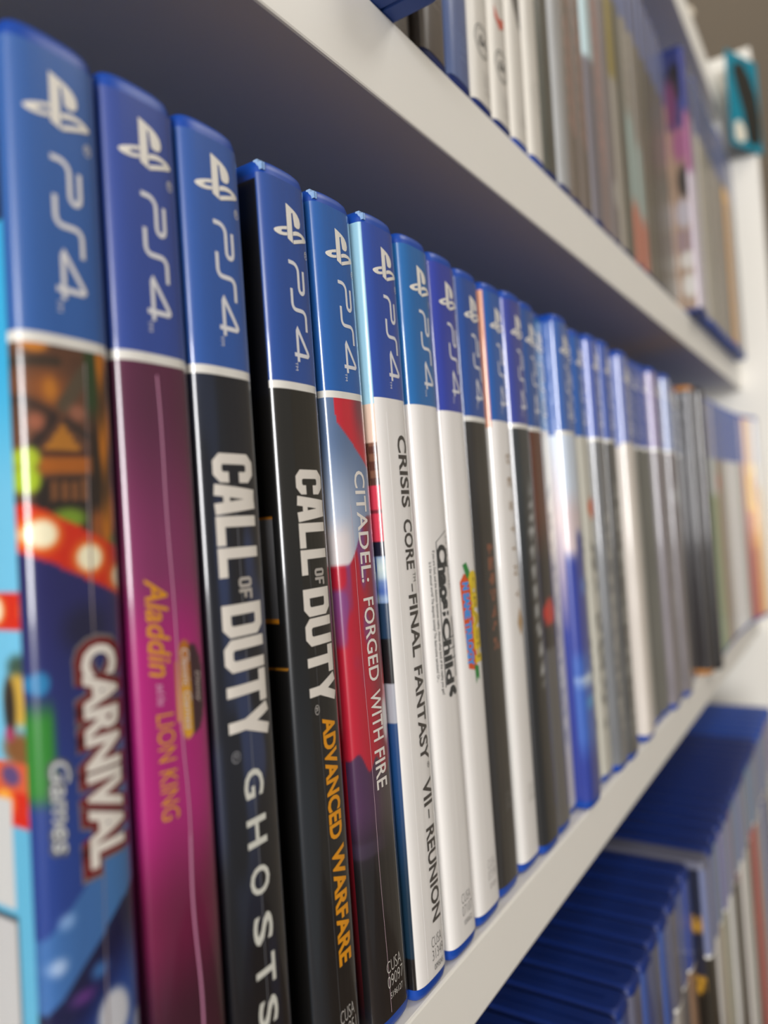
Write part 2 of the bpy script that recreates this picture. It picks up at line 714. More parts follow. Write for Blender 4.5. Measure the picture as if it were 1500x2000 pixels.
for z0, z1 in ((-255, -231), (-17.6, 0.0), (199.0, 221.2), (446.0, 472.0)):
    bpart('shelf_board', XL + 0.1, XR - 0.1, SHELF_Y0, SHELF_Y1, z0, z1)
bpart('side_panel', XR, XR + 18, -27.5, 154, -1600, 502)
bpart('side_panel', XL - 18, XL, -0.6, 154, -1600, 520)
bpart('back_panel', XL, XR, SHELF_Y1, SHELF_Y1 + 4, -1600, 500, bw=0.3)

# ------------------------------------------------------------------ the room round it
WALLM = pmat('grey_wall_paint', (176, 168, 152), 0.8, 0.2, noise=(3, 0.4, (184, 174, 158)), bump=(180, (1, 1, 1), 0.1, 0.002))
CEILM = pmat('ceiling_paint', (226, 218, 204), 0.85, 0.2, noise=(3, 0.4, (232, 224, 210)))
FLOORM = pmat('floor_boards', (120, 98, 76), 0.5, 0.4, noise=(5, 0.7, (140, 112, 84)))


def struct(name, x0, x1, y0, y1, z0, z1, mat):
    V, F = [], []
    box(V, F, x0, x1, y0, y1, z0, z1)
    o = link(name, mesh(name, V, F, [mat]))
    o['kind'] = 'structure'
    return o


struct('floor', -2600, 2700, -2700, 260, -1700, -1600, FLOORM)
struct('wall_back', -2600, 2700, 160, 260, -1600, 850, WALLM)
struct('wall_right', 2600, 2700, -2700, 160, -1600, 850, WALLM)
struct('ceiling', -2600, 2700, -2700, 260, 850, 950, CEILM)

# ------------------------------------------------------------------ middle shelf
G1 = 'game cases on the middle shelf'
BLUE = (38, 76, 152)


# 1: carnival art
def carnival(u, z):
    zt, zb = 108.4 - 0.47 * u, 102.2 - 0.5 * u
    if z > zt:                                           # carved wooden mask and leaves
        def seg(c, x0, z0, x1, z1, w, col, soft=0.5):
            dx, dz = x1 - x0, z1 - z0
            k = max(0, min(1, ((u - x0) * dx + (z - z0) * dz) / (dx * dx + dz * dz)))
            d = math.hypot(u - x0 - k * dx, z - z0 - k * dz)
            return mix(c, col, 1 - sm(w * (1 - soft), w, d))
        c = mix((104, 66, 46), (84, 58, 44), nz(u * .4, z * .3, 3))
        c = ell(c, u, z, 3.4, 123.0, 3.4, 3.0, (146, 84, 42), 0.9)
        c = ell(c, u, z, 3.6, 122.9, 1.2, 2.0, (186, 116, 40), 0.8)
        c = seg(c, 5.4, 121.0, 8.4, 125.6, 1.3, (84, 72, 56))
        c = seg(c, 0.0, 126.2, 4.6, 126.6, 0.9, (62, 50, 40))
        c = ell(c, u, z, 1.9, 128.5, 1.9, 1.2, (196, 122, 44), 0.5)
        c = seg(c, 0.2, 121.4, 3.8, 119.6, 0.9, (66, 48, 40))
        c = seg(c, 3.8, 119.2, 1.2, 115.4, 0.85, (52, 40, 36))
        c = seg(c, 5.8, 119.0, 8.4, 117.2, 0.8, (56, 44, 38))
        c = ell(c, u, z, 1.7, 118.6, 1.3, 1.5, (158, 94, 70), 0.8)
        c = ell(c, u, z, 7.2, 120.2, 1.6, 1.4, (150, 96, 74), 0.8)
        if 115.2 < z < 118.6 and abs(u - 5) < (118.6 - z) * 0.75:
            c = mix(c, (190, 124, 40), 0.85)
        zz = z - 0.05 * (u - 5)
        c = mix(c, (74, 44, 34), sm(114.2, 114.6, zz) * sm(115.3, 114.9, zz) * sm(1.6, 2.4, u))
        c = mix(c, (168, 94, 32), sm(111.9, 112.5, zz) * sm(114.5, 114.0, zz) * sm(1.4, 2.2, u) * sm(10, 9, u))
        if zz < 111.9:
            c = mix(c, (42, 34, 30), sm(111.9, 111.2, zz) * sm(0.6, 1.6, u) * sm(10.4, 9.6, u))
            if 108.6 < zz < 111.2 and 2.6 < u < 8.6:
                c = mix(c, (146, 92, 52), 0.9 * sm(0.25, 0.05, abs((u * 0.72) % 1.0 - 0.5) - 0.14))
        c = ell(c, u, z, 9.6, 105.0, 1.3, 3.6, (150, 84, 38), 0.6)
        c = ell(c, u, z, 0.7, 114.0, 1.4, 1.6, (166, 186, 40), 0.4)
        c = ell(c, u, z, 0.6, 111.3, 1.5, 2.0, (164, 190, 36), 0.4)
        c = ell(c, u, z, 5.4, 106.4, 3.0, 1.6, (118, 150, 42), 0.6)
        c = mix(c, (44, 66, 38), sm(8.3, 8.7, u) * sm(118, 122, z) * 0.95)
        c = mix(c, (46, 36, 30), sm(8.6, 9.2, u) * sm(122, 116, z) * sm(106, 110, z))
        if u > 10.2:
            w2 = 0.5 + 0.5 * math.sin(z * 0.55 + math.sin(u * 3))
            c = mix(c, mix((80, 54, 32), (196, 116, 26), w2), sm(10.2, 10.6, u) * sm(12.9, 12.2, u))
        c = ell(c, u, z, 12.4, 100.6, 2.0, 4.0, (70, 116, 42), 0.5)
        return c
    if z > zb:                                           # red band with light bulbs
        c = (206, 44, 18)
        for cu, cz in ((1.8, 104.5), (8.0, 101.2), (13.3, 98.4)):
            c = ell(c, u, z, cu, cz, 2.9, 2.8, (236, 150, 40), 0.7)
            c = ell(c, u, z, cu, cz, 2.0, 1.9, (248, 240, 205), 0.3)
        return c
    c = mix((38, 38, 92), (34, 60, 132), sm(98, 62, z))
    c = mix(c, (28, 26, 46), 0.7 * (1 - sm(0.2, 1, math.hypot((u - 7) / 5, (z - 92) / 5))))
    c = ell(c, u, z, 0.8, 86.0, 1.2, 1.6, (40, 120, 170))
    c = mix(c, (46, 124, 44), sm(2.7, 1.6, u) * sm(70, 73, z) * sm(85, 81, z))
    c = mix(c, (58, 104, 158), sm(5.5, 9.5, u) * sm(82, 72, z))
    d = z - (52.5 + (u - 7) * 0.95)
    if d < 0:
        c = mix((18, 20, 60), (40, 76, 150), sm(-2, -13, d))
        c = ell(c, u, z, 4.2, 46.5, 2.2, 1.2, (92, 50, 120), 0.9)
        c = ell(c, u, z, 6.6, 48.6, 1.6, 1.4, (60, 110, 170), 0.9)
    elif d < 9:
        c = mix(c, (62, 112, 168), 0.8)
    c = ell(c, u, z, 2.6, 56.5, 1.3, 1.2, (120, 156, 204), 0.8)
    c = ell(c, u, z, 1.4, 51.4, 1.3, 1.3, (156, 180, 214), 0.8)
    c = ell(c, u, z, 8.4, 42.0, 2.6, 3.6, (196, 198, 204), 0.3)
    c = ell(c, u, z, 12.2, 39.0, 1.2, 2.0, (150, 160, 190), 0.4)
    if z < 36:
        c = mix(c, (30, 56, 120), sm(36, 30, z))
    return c


def carnival_side(d, z):                                 # front cover, nearest the spine
    if z > 144.3:
        return (24, 22, 28)
    c = mix((60, 178, 226), (116, 196, 230), sm(128, 108, z))
    if 92.7 < z < 97.6:
        c = (214, 40, 16)
        for cu in (0.8, 8.2):
            c = ell(c, d, z, cu, 95.2, 2.6, 2.3, (240, 170, 50), 0.7)
            c = ell(c, d, z, cu, 95.2, 1.6, 1.7, (250, 244, 214), 0.3)
    elif 76 < z <= 92.7:
        c = ell(c, d, z, 3.5, 88.0, 3.2, 2.0, (58, 84, 70), 0.6)
        c = ell(c, d, z, 4.0, 84.0, 3.6, 3.6, (206, 166, 66), 0.3)
        c = ell(c, d, z, 6.0, 83.0, 1.6, 4.4, (44, 34, 28), 0.4)
        c = ell(c, d, z, 4.0, 77.8, 4.5, 2.6, (130, 84, 44), 0.5)
        c = ell(c, d, z, 6.2, 79.6, 1.2, 1.2, (170, 50, 96), 0.5)
    elif 72.5 < z <= 76:
        c = (216, 92, 56)
        c = ell(c, d, z, 6.4, 74.4, 2.4, 1.5, (92, 70, 120), 0.4)
    elif 68 < z <= 72.5:
        c = (212, 36, 16)
        c = ell(c, d, z, 1.0, 70.2, 2.0, 2.0, (248, 236, 190), 0.6)
        c = ell(c, d, z, 8.0, 71.0, 2.6, 2.6, (246, 170, 60), 0.6)
    elif z <= 68:
        c = (98, 180, 214)
    if d > 6.3 and 57.6 < z < 71.4:
        c = (206, 206, 204)
    if d > 6.6 and z < 56.2:
        c = (198, 197, 196)
    elif d > 6.0 and z < 57.0 and z > 20:
        c = (50, 66, 80) if (z > 55.6 or d < 6.6) else c
    return c


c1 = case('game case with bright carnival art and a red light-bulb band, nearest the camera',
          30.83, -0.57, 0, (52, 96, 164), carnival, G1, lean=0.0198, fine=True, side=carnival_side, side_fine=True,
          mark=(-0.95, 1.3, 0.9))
lettering(c1, [('CARNIVAL', 4.6, 12.7, 91.2, 60.0, dict(bold=0.14))], (112, 104, 104), 'title_shadow', 0.19, 'grey halo round the title')
lettering(c1, [('CARNIVAL', 4.9, 12.4, 90.7, 60.5, dict(bold=0.115))], (110, 18, 20), 'title_outline', 0.22, 'dark red outline of the title')
lettering(c1, [('CARNIVAL', 5.9, 11.4, 89.8, 61.4, dict(bold=0.045))], (222, 216, 206), 'title_lettering', 0.27)
lettering(c1, [('Games', 0.9, 4.0, 76.6, 64.4, dict(bold=0.05, shear=0.25))], (86, 88, 92), 'subtitle_outline', 0.2)
lettering(c1, [('Games', 1.3, 3.7, 76.2, 64.9, dict(bold=0.01, shear=0.25))], (190, 192, 192), 'subtitle_lettering', 0.25)
crease_glare(c1, [(8.6 + 0.15 * math.sin(z / 9) - (128 - z) * 0.012, z, 1.0 + 0.5 * math.sin(z / 5)) for z in range(20, 128)], (126, 112, 112))


# 2: magenta
def magenta(u, z):
    c = mix((88, 40, 66), (126, 48, 92), sm(124, 100, z))
    c = mix(c, (168, 30, 112), sm(100, 86, z))
    c = mix(c, (104, 20, 60), sm(66, 48, z))
    c = mix(c, (62, 24, 42), sm(48, 34, z))
    # badge
    b = math.hypot((u - 8.2) / 2.0, (z - 80.5) / 7.2)
    if b < 1:
        c = mix((176, 104, 22), (214, 158, 40), sm(86, 78, z)) if u < 9.6 else c
    if 9.1 < u < 11.8 and 73.8 < z < 87 and math.hypot((u - 9.7) / 2.2, (z - 80.4) / 6.6) < 1:
        c = (56, 28, 40)
    return c


c2 = case('magenta game case with gold script lettering and an orange badge on its spine', 46.71, -0.42, 0,
          (52, 76, 150), magenta, G1, lean=0.0096, fine=True, mark=(-0.75, 1.4, 1.0))
GOLD = (206, 142, 20)
lettering(c2, [('Aladdin', 1.9, 5.7, 97.4, 83.2, dict(shear=0.35, bold=0.012)),
               ('LION KING', 2.6, 5.6, 78.0, 62.8, dict(bold=0.0, shear=0.1))], GOLD)
lettering(c2, [('and the', 2.9, 4.3, 82.3, 79.2, dict(shear=0.3))], (214, 160, 190), 'joining_word')
lettering(c2, [('Classic Games', 7.6, 9.1, 86.6, 74.6, dict(shear=0.3, bold=0.01)),
               ('Disney', 10.0, 11.2, 82.8, 78.2, dict(shear=0.3))], (206, 190, 180), 'badge_lettering')
crease_glare(c2, [(6.2 + 0.10 * (128 - z) ** 0.75 * 0.45 + 0.25 * math.sin(z / 4.5) * (1 if z < 70 else 0.35), z,
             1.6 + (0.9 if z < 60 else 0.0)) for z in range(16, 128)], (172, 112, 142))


# 3: navy / black with white block capitals
def navyblack(u, z):
    c = mix((24, 26, 34), (46, 58, 92), 0.9 * sm(0.5, 0.85, nz(u * .35, z * .09, 5)))
    c = mix(c, (30, 33, 40), sm(100, 118, z) * 0.6)
    return mix(c, (14, 15, 18), sm(70, 40, z) * 0.6)


c3 = case('navy-black game case with white block capitals above spaced white letters', 61.51, -0.42, 0, (48, 88, 160),
          navyblack, G1, lean=0.0063, fine=True, mark=(-0.55, 1.6, 1.3))
INKW = (216, 210, 200)
lettering(c3, [block_word('CALL', 2.0, 10.9, 116.0, 96.0, 1.75), block_word('DUTY', 2.0, 10.9, 91.6, 69.6, 1.75)], INKW)
lettering(c3, [block_word('OF', 5.9, 8.9, 95.8, 92.2, 0.55, 0.2)], (170, 164, 156), 'joining_word')
gh = []
for ch, za in (('G', 64.8), ('H', 57.0), ('O', 49.2), ('S', 41.4), ('T', 34.6), ('S', 28.0)):
    gh.append((ch, 4.3, 8.7, za, za - 4.6, dict(bold=0.02)))
lettering(c3, gh, (204, 204, 194), 'subtitle_lettering')
lettering(c3, [lambda bm: ring(bm, 3.0, 67.6, 0.75, 0.85, 0.14, 20), ('R', 2.7, 3.35, 68.0, 67.2)], (140, 140, 144), 'trademark_sign')
crease_glare(c3, [(6.6 + 0.06 * math.sin(z / 6), z, 0.7) for z in range(8, 112)], (96, 98, 104))


# 4: black, pulled out, orange subtitle
def black4(u, z):
    c = mix((36, 35, 32), (22, 23, 25), sm(110, 70, z))
    return mix(c, (40, 46, 52), 0.6 * (1 - sm(1.5, 5, u)) * sm(90, 50, z))


def side4(d, z):
    if z > 167:
        return (20, 62, 150)
    c = (20, 19, 18)
    if 86.3 < z < 105.6 and d < 40:
        c = (176, 112, 24) if (z > 105.0 or z < 87.0) else mix((70, 70, 72), (104, 104, 106), sm(86, 104, z))
        if d < 1.4:
            c = (22, 22, 22)
    if 77.7 < z < 78.3 and d < 40:
        c = (150, 100, 24)
    return c


c4 = case('black game case pulled slightly out, white block capitals above orange capitals', 81.46, 0.44, 0, (42, 78, 150),
          black4, G1, lean=0.0025, fine=True, side=side4, side_fine=True, notch=True, wrap=0.12)
lettering(c4, [block_word('CALL', 3.6, 11.3, 113.9, 94.4, 1.7), block_word('DUTY', 3.5, 11.2, 91.8, 70.4, 1.7)], INKW)
lettering(c4, [block_word('OF', 7.2, 10.0, 95.4, 92.3, 0.5, 0.2)], (170, 164, 156), 'joining_word')
lettering(c4, [('ADVANCED', 6.4, 10.4, 67.6, 44.9, dict(bold=0.035)), ('WARFARE', 6.6, 10.6, 43.4, 21.8, dict(bold=0.035))],
          (214, 142, 22), 'subtitle_lettering')
lettering(c4, [lambda bm: ring(bm, 5.2, 69.6, 0.6, 0.85, 0.12, 20), ('R', 4.9, 5.5, 70.0, 69.2)], (180, 176, 170), 'trademark_sign')
code(c4, ['CUSA', '00851'], 6.6, 12.2, 14.0, (186, 182, 176))
crease_glare(c4, [(5.9 + 0.05 * math.sin(z / 6), z, 0.5) for z in range(8, 100)], (70, 70, 72))


# 5: red / grey-blue painting
def painted(u, z):
    c = mix((92, 114, 148), (168, 180, 200), sm(122, 104, z) * (0.5 + 0.5 * sm(9, 3, u)))
    c = mix(c, (212, 204, 204), sm(106, 100, z) * sm(6, 2, u))
    rz = 127.5 - 0.75 * max(0, u - 2)
    if z > rz - 3.2 - 0.22 * u and u > 2.2 - (z - 120) * 0.05:
        w = sm(rz - 3.2 - 0.22 * u - 0.5, rz - 3.2 - 0.22 * u + 0.5, z)
        c = mix(c, (196, 40, 56), w)
        c = mix(c, (120, 62, 74), sm(6, 10, u) * sm(116, 128, z))
    lo = 95.5 + 9.5 * sm(2.0, 10.0, u)
    if z < lo:
        c2_ = mix((176, 30, 50), (124, 46, 60), sm(5, 11, u))
        c2_ = mix(c2_, (112, 72, 134), 0.8 * sm(0.4, 0.75, nz(u * .45, z * .16, 12)) * sm(66, 88, z))
        c = mix(c, c2_, sm(lo, lo - 0.9, z))
    c = ell(c, u, z, 12.6, 66.0, 2.4, 9.0, (190, 66, 72), 0.4)
    c = ell(c, u, z, 10.8, 62.0, 1.4, 5.5, (206, 204, 204), 0.5)
    c = ell(c, u, z, 12.8, 60.0, 1.0, 7.0, (196, 140, 120), 0.5)
    cut = 56.5 + 1.6 * math.sin(u * 1.2) - 0.35 * u
    if z < cut:
        d = mix((72, 44, 74), (74, 64, 66), sm(3.5, 9, u))
        d = mix(d, (28, 26, 27), sm(47, 32, z))
        d = mix(d, (70, 56, 80), 0.5 * (1 - sm(1.0, 2.0, abs(z - 38))) * sm(10, 3, u))
        c = mix(c, d, sm(cut, cut - 0.8, z))
    return c


c5 = case('game case with red and grey-blue painted spine art and thin white capitals', 99.53, 0.79, 0, (38, 94, 166), painted, G1,
          lean=-0.0115, fine=True, notch=True)
lettering(c5, [('CITADEL:', 6.1, 9.9, 114.0, 91.0, dict(bold=0.012)), ('FORGED', 6.0, 9.8, 87.8, 70.6, dict(bold=0.012)),
               ('WITH', 5.9, 9.7, 68.6, 58.4, dict(bold=0.012)), ('FIRE', 5.8, 9.6, 56.6, 48.6, dict(bold=0.012))], (220, 214, 206))
code(c5, ['CUSA', '09097', '5196127'], 5.0, 11.6, 14.2, (192, 188, 180))
crease_glare(c5, [(4.5 + 0.12 * math.sin(z / 7) + (60 - z) * 0.006, z, 0.5) for z in range(4, 108)], (176, 150, 160))


# 6: white with long grey title
def white_body(u, z):
    return mix((226, 223, 218), (231, 228, 224), nz(u * .3, z * .05, 2))


def side6(d, z):
    if z > 128.7:
        return (150, 196, 214)
    if z > 120.5:
        return (222, 196, 176)
    if z > 111:
        return (120, 84, 66) if (z * 2.2 + d * 3) % 1.0 < 0.5 else (84, 52, 44)
    if z > 98.9:
        return (206, 60, 80) if z < 105 or z > 106 else (120, 40, 50)
    if z > 96:
        return (26, 28, 44)
    if z > 86:
        return mix((60, 90, 160), (190, 206, 200), nz(d, z * .6, 4))
    if z > 78:
        return (30, 54, 80)
    if z > 68.4:
        return (20, 20, 22)
    if z > 60:
        return (150, 152, 160)
    return mix((24, 62, 110), (20, 44, 62), sm(50, 20, z)) if z > 10 else (22, 20, 20)


c6 = case('white game case with a long dark grey title in capitals and code 31349', 113.42, -0.59, 0, (44, 76, 160), white_body, G1,
          lean=-0.0039, fine=True, line=False, side=side6, side_fine=True, notch=True, wrap=0.42)
DK = (70, 66, 62)
lettering(c6, [('CRISIS', 7.0, 11.0, 122.2, 106.0, dict(bold=0.026)), ('CORE', 7.0, 11.0, 103.4, 92.2, dict(bold=0.026)), ('TM', 9.6, 11.0, 91.4, 89.4),
               ('\u2013', 8.6, 9.1, 89.0, 87.2), ('FINAL', 7.0, 11.0, 86.6, 72.8, dict(bold=0.026)), ('FANTASY', 7.0, 11.0, 70.6, 49.6, dict(bold=0.026)),
               ('\u00ae', 9.8, 11.0, 49.0, 47.6), ('VII', 7.0, 11.0, 45.6, 39.8, dict(bold=0.026)), ('\u2013', 8.6, 9.1, 38.8, 36.8),
               ('REUNION', 7.0, 11.0, 35.0, 14.4, dict(bold=0.026))], DK)
code(c6, ['CUSA', '31349', '0095045'], 6.6, 12.4, 11.6, (92, 90, 88), 2.2)
crease_glare(c6, [(3.6 + 0.05 * math.sin(z / 8), z, 0.5) for z in range(4, 128)], (236, 234, 232))

# 7: white with distressed black logo
c7 = case('white game case with dense distressed black lettering and tiny lines of text', 129.47, -0.36, 0, (36, 104, 168), white_body,
          G1, lean=-0.0044, fine=True, line=False)


def chaos(bm):
    text_bm(bm, 'Chaos', 5.4, 10.8, 96.8, 81.2, bold=0.06)
    ribbon(bm, [(5.6, 97.6), (5.3, 63.0)], 0.35)
    ribbon(bm, [(5.4, 97.4), (10.8, 100.0)], 0.2)
    text_bm(bm, ';', 6.0, 9.4, 80.8, 79.6, bold=0.05)
    for z in (74.0, 71.4, 69.0):
        ribbon(bm, [(6.2, z), (12.2, z + 0.4)], 0.25)
    ribbon(bm, [(11.4, 79.0), (12.0, 64.5)], 0.25)
    ribbon(bm, [(10.6, 79.0), (11.0, 64.5)], 0.2)
    for k in range(9):
        disc(bm, 8.6 + 1.2 * math.sin(k * 2.3), 61.6 + 0.55 * math.cos(k * 1.7), 0.9, 0.8, 9)


lettering(c7, [chaos, ('Child', 5.6, 9.8, 79.2, 63.4, dict(bold=0.045)), ('M ELLRAIR', 10.8, 11.6, 98.6, 85.6)],
          (58, 60, 60), lift=0.2)
lettering(c7, [('If you are God, and the delusion becomes reality. About what kind of the reality you get?', 3.2, 4.6, 95.6, 61.6, dict(bold=0.01)),
               ('Is it the sensual world? The despotic society? The destructive sanctions? Or...', 1.6, 2.9, 93.0, 65.0, dict(bold=0.01))], (66, 66, 64),
          'tagline_lettering')
code(c7, ['CUSA', '07107', '1050652'], 5.8, 11.6, 14.0, (120, 118, 116), 2.3)

# 8: white with jungle logo
c8 = case('white game case with a small yellow, orange and blue jungle-leaf logo', 145.06, 0.3, 0, (50, 66, 160), white_body, G1,
          lean=-0.0044, fine=True, line=False)
lettering(c8, [lambda bm: poly(bm, [(2.3, 86.6), (4.4, 88.6), (7.4, 87.6), (8.4, 66.0), (7.8, 63.4), (3.6, 64.6), (2.9, 76)])], (206, 84, 40),
          'logo_board', 0.19)
lettering(c8, [lambda bm: poly(bm, [(4.0, 90.8), (6.0, 91.4), (7.6, 89.0), (7.2, 86.6), (5.6, 87.6)]),
               lambda bm: poly(bm, [(6.6, 65.0), (9.0, 64.4), (9.0, 60.6), (8.0, 61.8), (7.0, 60.0)])], (44, 130, 60), 'logo_leaf', 0.22)
lettering(c8, [('N SANE TRILOGY', 3.2, 6.6, 86.4, 65.0, dict(bold=0.06))], (44, 146, 222), 'subtitle_lettering', 0.24)
lettering(c8, [lambda bm: disc(bm, 9.2, 86.6, 2.6, 2.4), ('CRASH', 7.2, 11.8, 88.6, 65.2, dict(bold=0.09))], (222, 192, 40), 'title_lettering', 0.24)
lettering(c8, [('CRASH', 8.6, 10.6, 87.2, 66.4, dict(bold=-0.01))], (150, 130, 40), 'title_inline', 0.28)
code(c8, ['CUSA', '07399', '2210205'], 6.2, 11.8, 15.2, (158, 154, 150), 2.3)

# 9: charcoal with faint brown letters
c9 = case('charcoal game case with faint brown lettering, right of the white jungle-logo case', 159.71, 1.17, 0, (40, 78, 150),
          glyphs(plain((44, 42, 40), 10, 4), (128, 76, 54), 6.0, 9.4, 64, 95, 4.4, 31), G1, lean=0.0034, fine=True)
code(c9, ['CUSA', '07410', '1000000'][:2], 6.8, 11.8, 27.0, (120, 118, 114), 2.2)

# 10: white with spaced tan letters
c10 = case('white game case with widely spaced tan letters and a small tan emblem', 175.62, 1.12, 0, (40, 92, 166), white_body, G1,
           lean=0.0073, fine=True, line=False, side=lambda d, z: (208, 140, 104) if z > 128 else (214, 212, 206), wrap=0.5)
dl = []
for ch, za in (('D', 120.4), ('E', 113.6), ('S', 106.6), ('T', 99.8), ('I', 93.0), ('N', 87.6), ('Y', 80.6)):
    dl.append((ch, 6.6, 9.2, za, za - 2.8 if ch != 'I' else za - 0.7, dict(bold=0.02)))
lettering(c10, dl, (150, 126, 98))
lettering(c10, [lambda bm: poly(bm, [(6.6, 70.8), (8.6, 75.4), (10.6, 70.8), (8.6, 66.8)])], (176, 146, 108), 'emblem')
code(c10, ['CUSA', '00568'], 6.6, 11.8, 24.0, (168, 164, 158), 2.3)

# 11 .. the rest of the row
GR = (150, 150, 146)
rust = plain((94, 56, 42), 16, 9)


def redoval(u, z):
    c = mix((94, 56, 42), (52, 48, 46), sm(104, 84, z)) if z > 60 else (92, 90, 88)
    return ell(c, u, z, 6.0, 70.5, 5.0, 4.6, (192, 54, 44), 0.3)


def dots11(u, z):
    c = mix((54, 58, 60), (34, 34, 34), sm(118, 60, z))
    for k in range(22):
        cz = 112 - k * (3.6 if k < 5 else 2.9)
        cu = 7.6 if k < 5 or k > 15 else 6.4
        if abs(z - cz) < 1.3:
            c = ell(c, u, z, cu, cz, 1.9, 1.15, (176, 178, 176), 0.6)
    return c


def sea14(u, z):
    c = mix((206, 218, 232), (214, 198, 200), sm(112, 100, z))
    c = mix(c, (52, 66, 150), sm(97, 92, z) if u > 4 else sm(90, 84, z))
    c = ell(c, u, z, 8, 76, 4, 4, (78, 120, 196), 0.8)
    c = mix(c, (60, 96, 176), sm(56, 50, z))
    c = ell(c, u, z, 7, 44, 9, 2.6, (206, 220, 230), 0.8)
    c = ell(c, u, z, 7, 36, 5, 3.0, (64, 150, 206), 0.8)
    return mix(c, (40, 56, 140), sm(26, 14, z))


def oranged(base, cz=103):
    return lambda u, z: ell(base(u, z), u, z, 7.5, cz, 4.5, 4.4, (204, 96, 44), 0.3)


ROW1 = [
    # x, y, header, body, line, shell, label
    (188.9, -0.2, (58, 70, 150), dots11, True, 'blue', 'dark game case with a column of small pale grey letters down its spine'),
    (202.2, 0.6, (44, 84, 150), redoval, True, 'blue', 'rust-brown game case with a red oval low on its spine'),
    (214.6, 2.7, (44, 112, 160), glyphs(plain((196, 190, 176), 8, 6), (150, 146, 138), 4.5, 8.0, 24, 112, 2.2, 7), False, 'blue',
     'cream game case lined with fine grey text, left of the ocean-blue one'),
    (227.0, -2.0, (60, 100, 170), sea14, True, 'blue', 'game case with pale sky and deep ocean-blue art down its spine'),
    (240.0, 1.4, (48, 88, 158), glyphs(plain((178, 178, 166), 10, 8), (112, 114, 108), 2.5, 9.5, 20, 96, 3.0, 11), False, 'blue',
     'pale grey-green game case with large worn letters, right of the ocean-blue case'),
    (253.0, 1.0, (44, 92, 164), oranged(glyphs(plain((186, 184, 172), 8, 9), (120, 120, 112), 3, 10, 20, 90, 3.4, 13)), False, 'blue',
     'pale grey game case with an orange disc on its upper spine'),
    (266.2, -1.2, (84, 104, 176), glyphs(plain((104, 106, 108), 16, 10), (156, 156, 150), 3, 10, 16, 100, 3.2, 17), True, 'blue',
     'mid-grey game case with light blocky letters, right of the orange-disc case'),
    (280.0, -1.8, (70, 96, 170), glyphs(plain((74, 74, 72), 14, 11), (146, 146, 140), 3, 9, 10, 112, 3.4, 19), True, 'blue',
     'dark grey game case with pale blocky letters, second right of the orange-disc case'),
    (293.8, 2.6, (38, 128, 180), glyphs(plain((70, 64, 58), 12, 12), (110, 86, 68), 3, 9, 20, 80, 3.6, 23), True, 'blue',
     'dark brown-grey game case with a sky-blue header band'),
    (307.4, -2.0, (110, 124, 180), plain((212, 204, 194), 8, 13), False, 'blue', 'cream-white game case standing out, right of the sky-blue header case'),
    (321.2, 0.4, (60, 84, 150), plain((178, 174, 164), 8, 14), True, 'blue', 'pale stone game case right of the protruding cream-white one'),
    (335.0, 0.6, (66, 88, 152), plain((80, 82, 76), 14, 15), True, 'blue', 'olive-grey game case, second right of the protruding cream-white one'),
    (348.6, 0.2, (78, 94, 158), plain((92, 92, 84), 14, 16), True, 'blue', 'khaki-grey game case, third right of the protruding cream-white one'),
    (362.2, -2.2, (150, 140, 176), plain((120, 114, 118), 12, 17), True, 'blue', 'mauve-grey game case with a lilac header band'),
    (376.0, -1.0, (104, 112, 166), glyphs(plain((104, 100, 104), 12, 18), (150, 148, 150), 3, 9, 40, 96, 6.0, 29), True, 'blue',
     'mauve-grey game case with pale marks, right of the lilac-headed case'),
    (389.8, -3.0, (150, 164, 200), lambda u, z: ell(plain((112, 106, 108), 12, 19)(u, z), u, z, 6, 106, 6, 7, (188, 192, 192), 0.8), True, 'blue',
     'grey game case with a pale round patch and a pale blue header band'),
    (403.6, -0.6, (70, 92, 160), plain((92, 88, 90), 10, 20), True, 'blue', 'slate-grey game case right of the pale round patch'),
    (417.4, 1.6, (56, 84, 140), plain((66, 62, 60), 10, 21), True, 'blue', 'dark brown-grey game case, third left of the two black boxes'),
    (431.0, 2.4, (50, 70, 110), plain((60, 54, 52), 10, 22), True, 'navy', 'dark brown-grey game case directly left of the two black boxes'),
]
for x, y, hd, bd, ln, sh, lb in ROW1:
    t = case(lb, x, y, 0, hd, bd, G1, line=ln, shell=sh)
bx1 = case('black game box with an orange top edge, left of two black ones', 446.0, -5.0, 0, (40, 38, 42), plain((38, 34, 34), 8, 23), G1,
           line=False, shell='orange', logo=False)
bx2 = case('black game box jutting out furthest, right of two black ones', 460.2, -8.0, 0, (60, 57, 54),
           bands([(120, (46, 44, 42)), (96, (40, 34, 32)), (3, (28, 25, 25))]), G1, line=False, shell='black', logo=False)

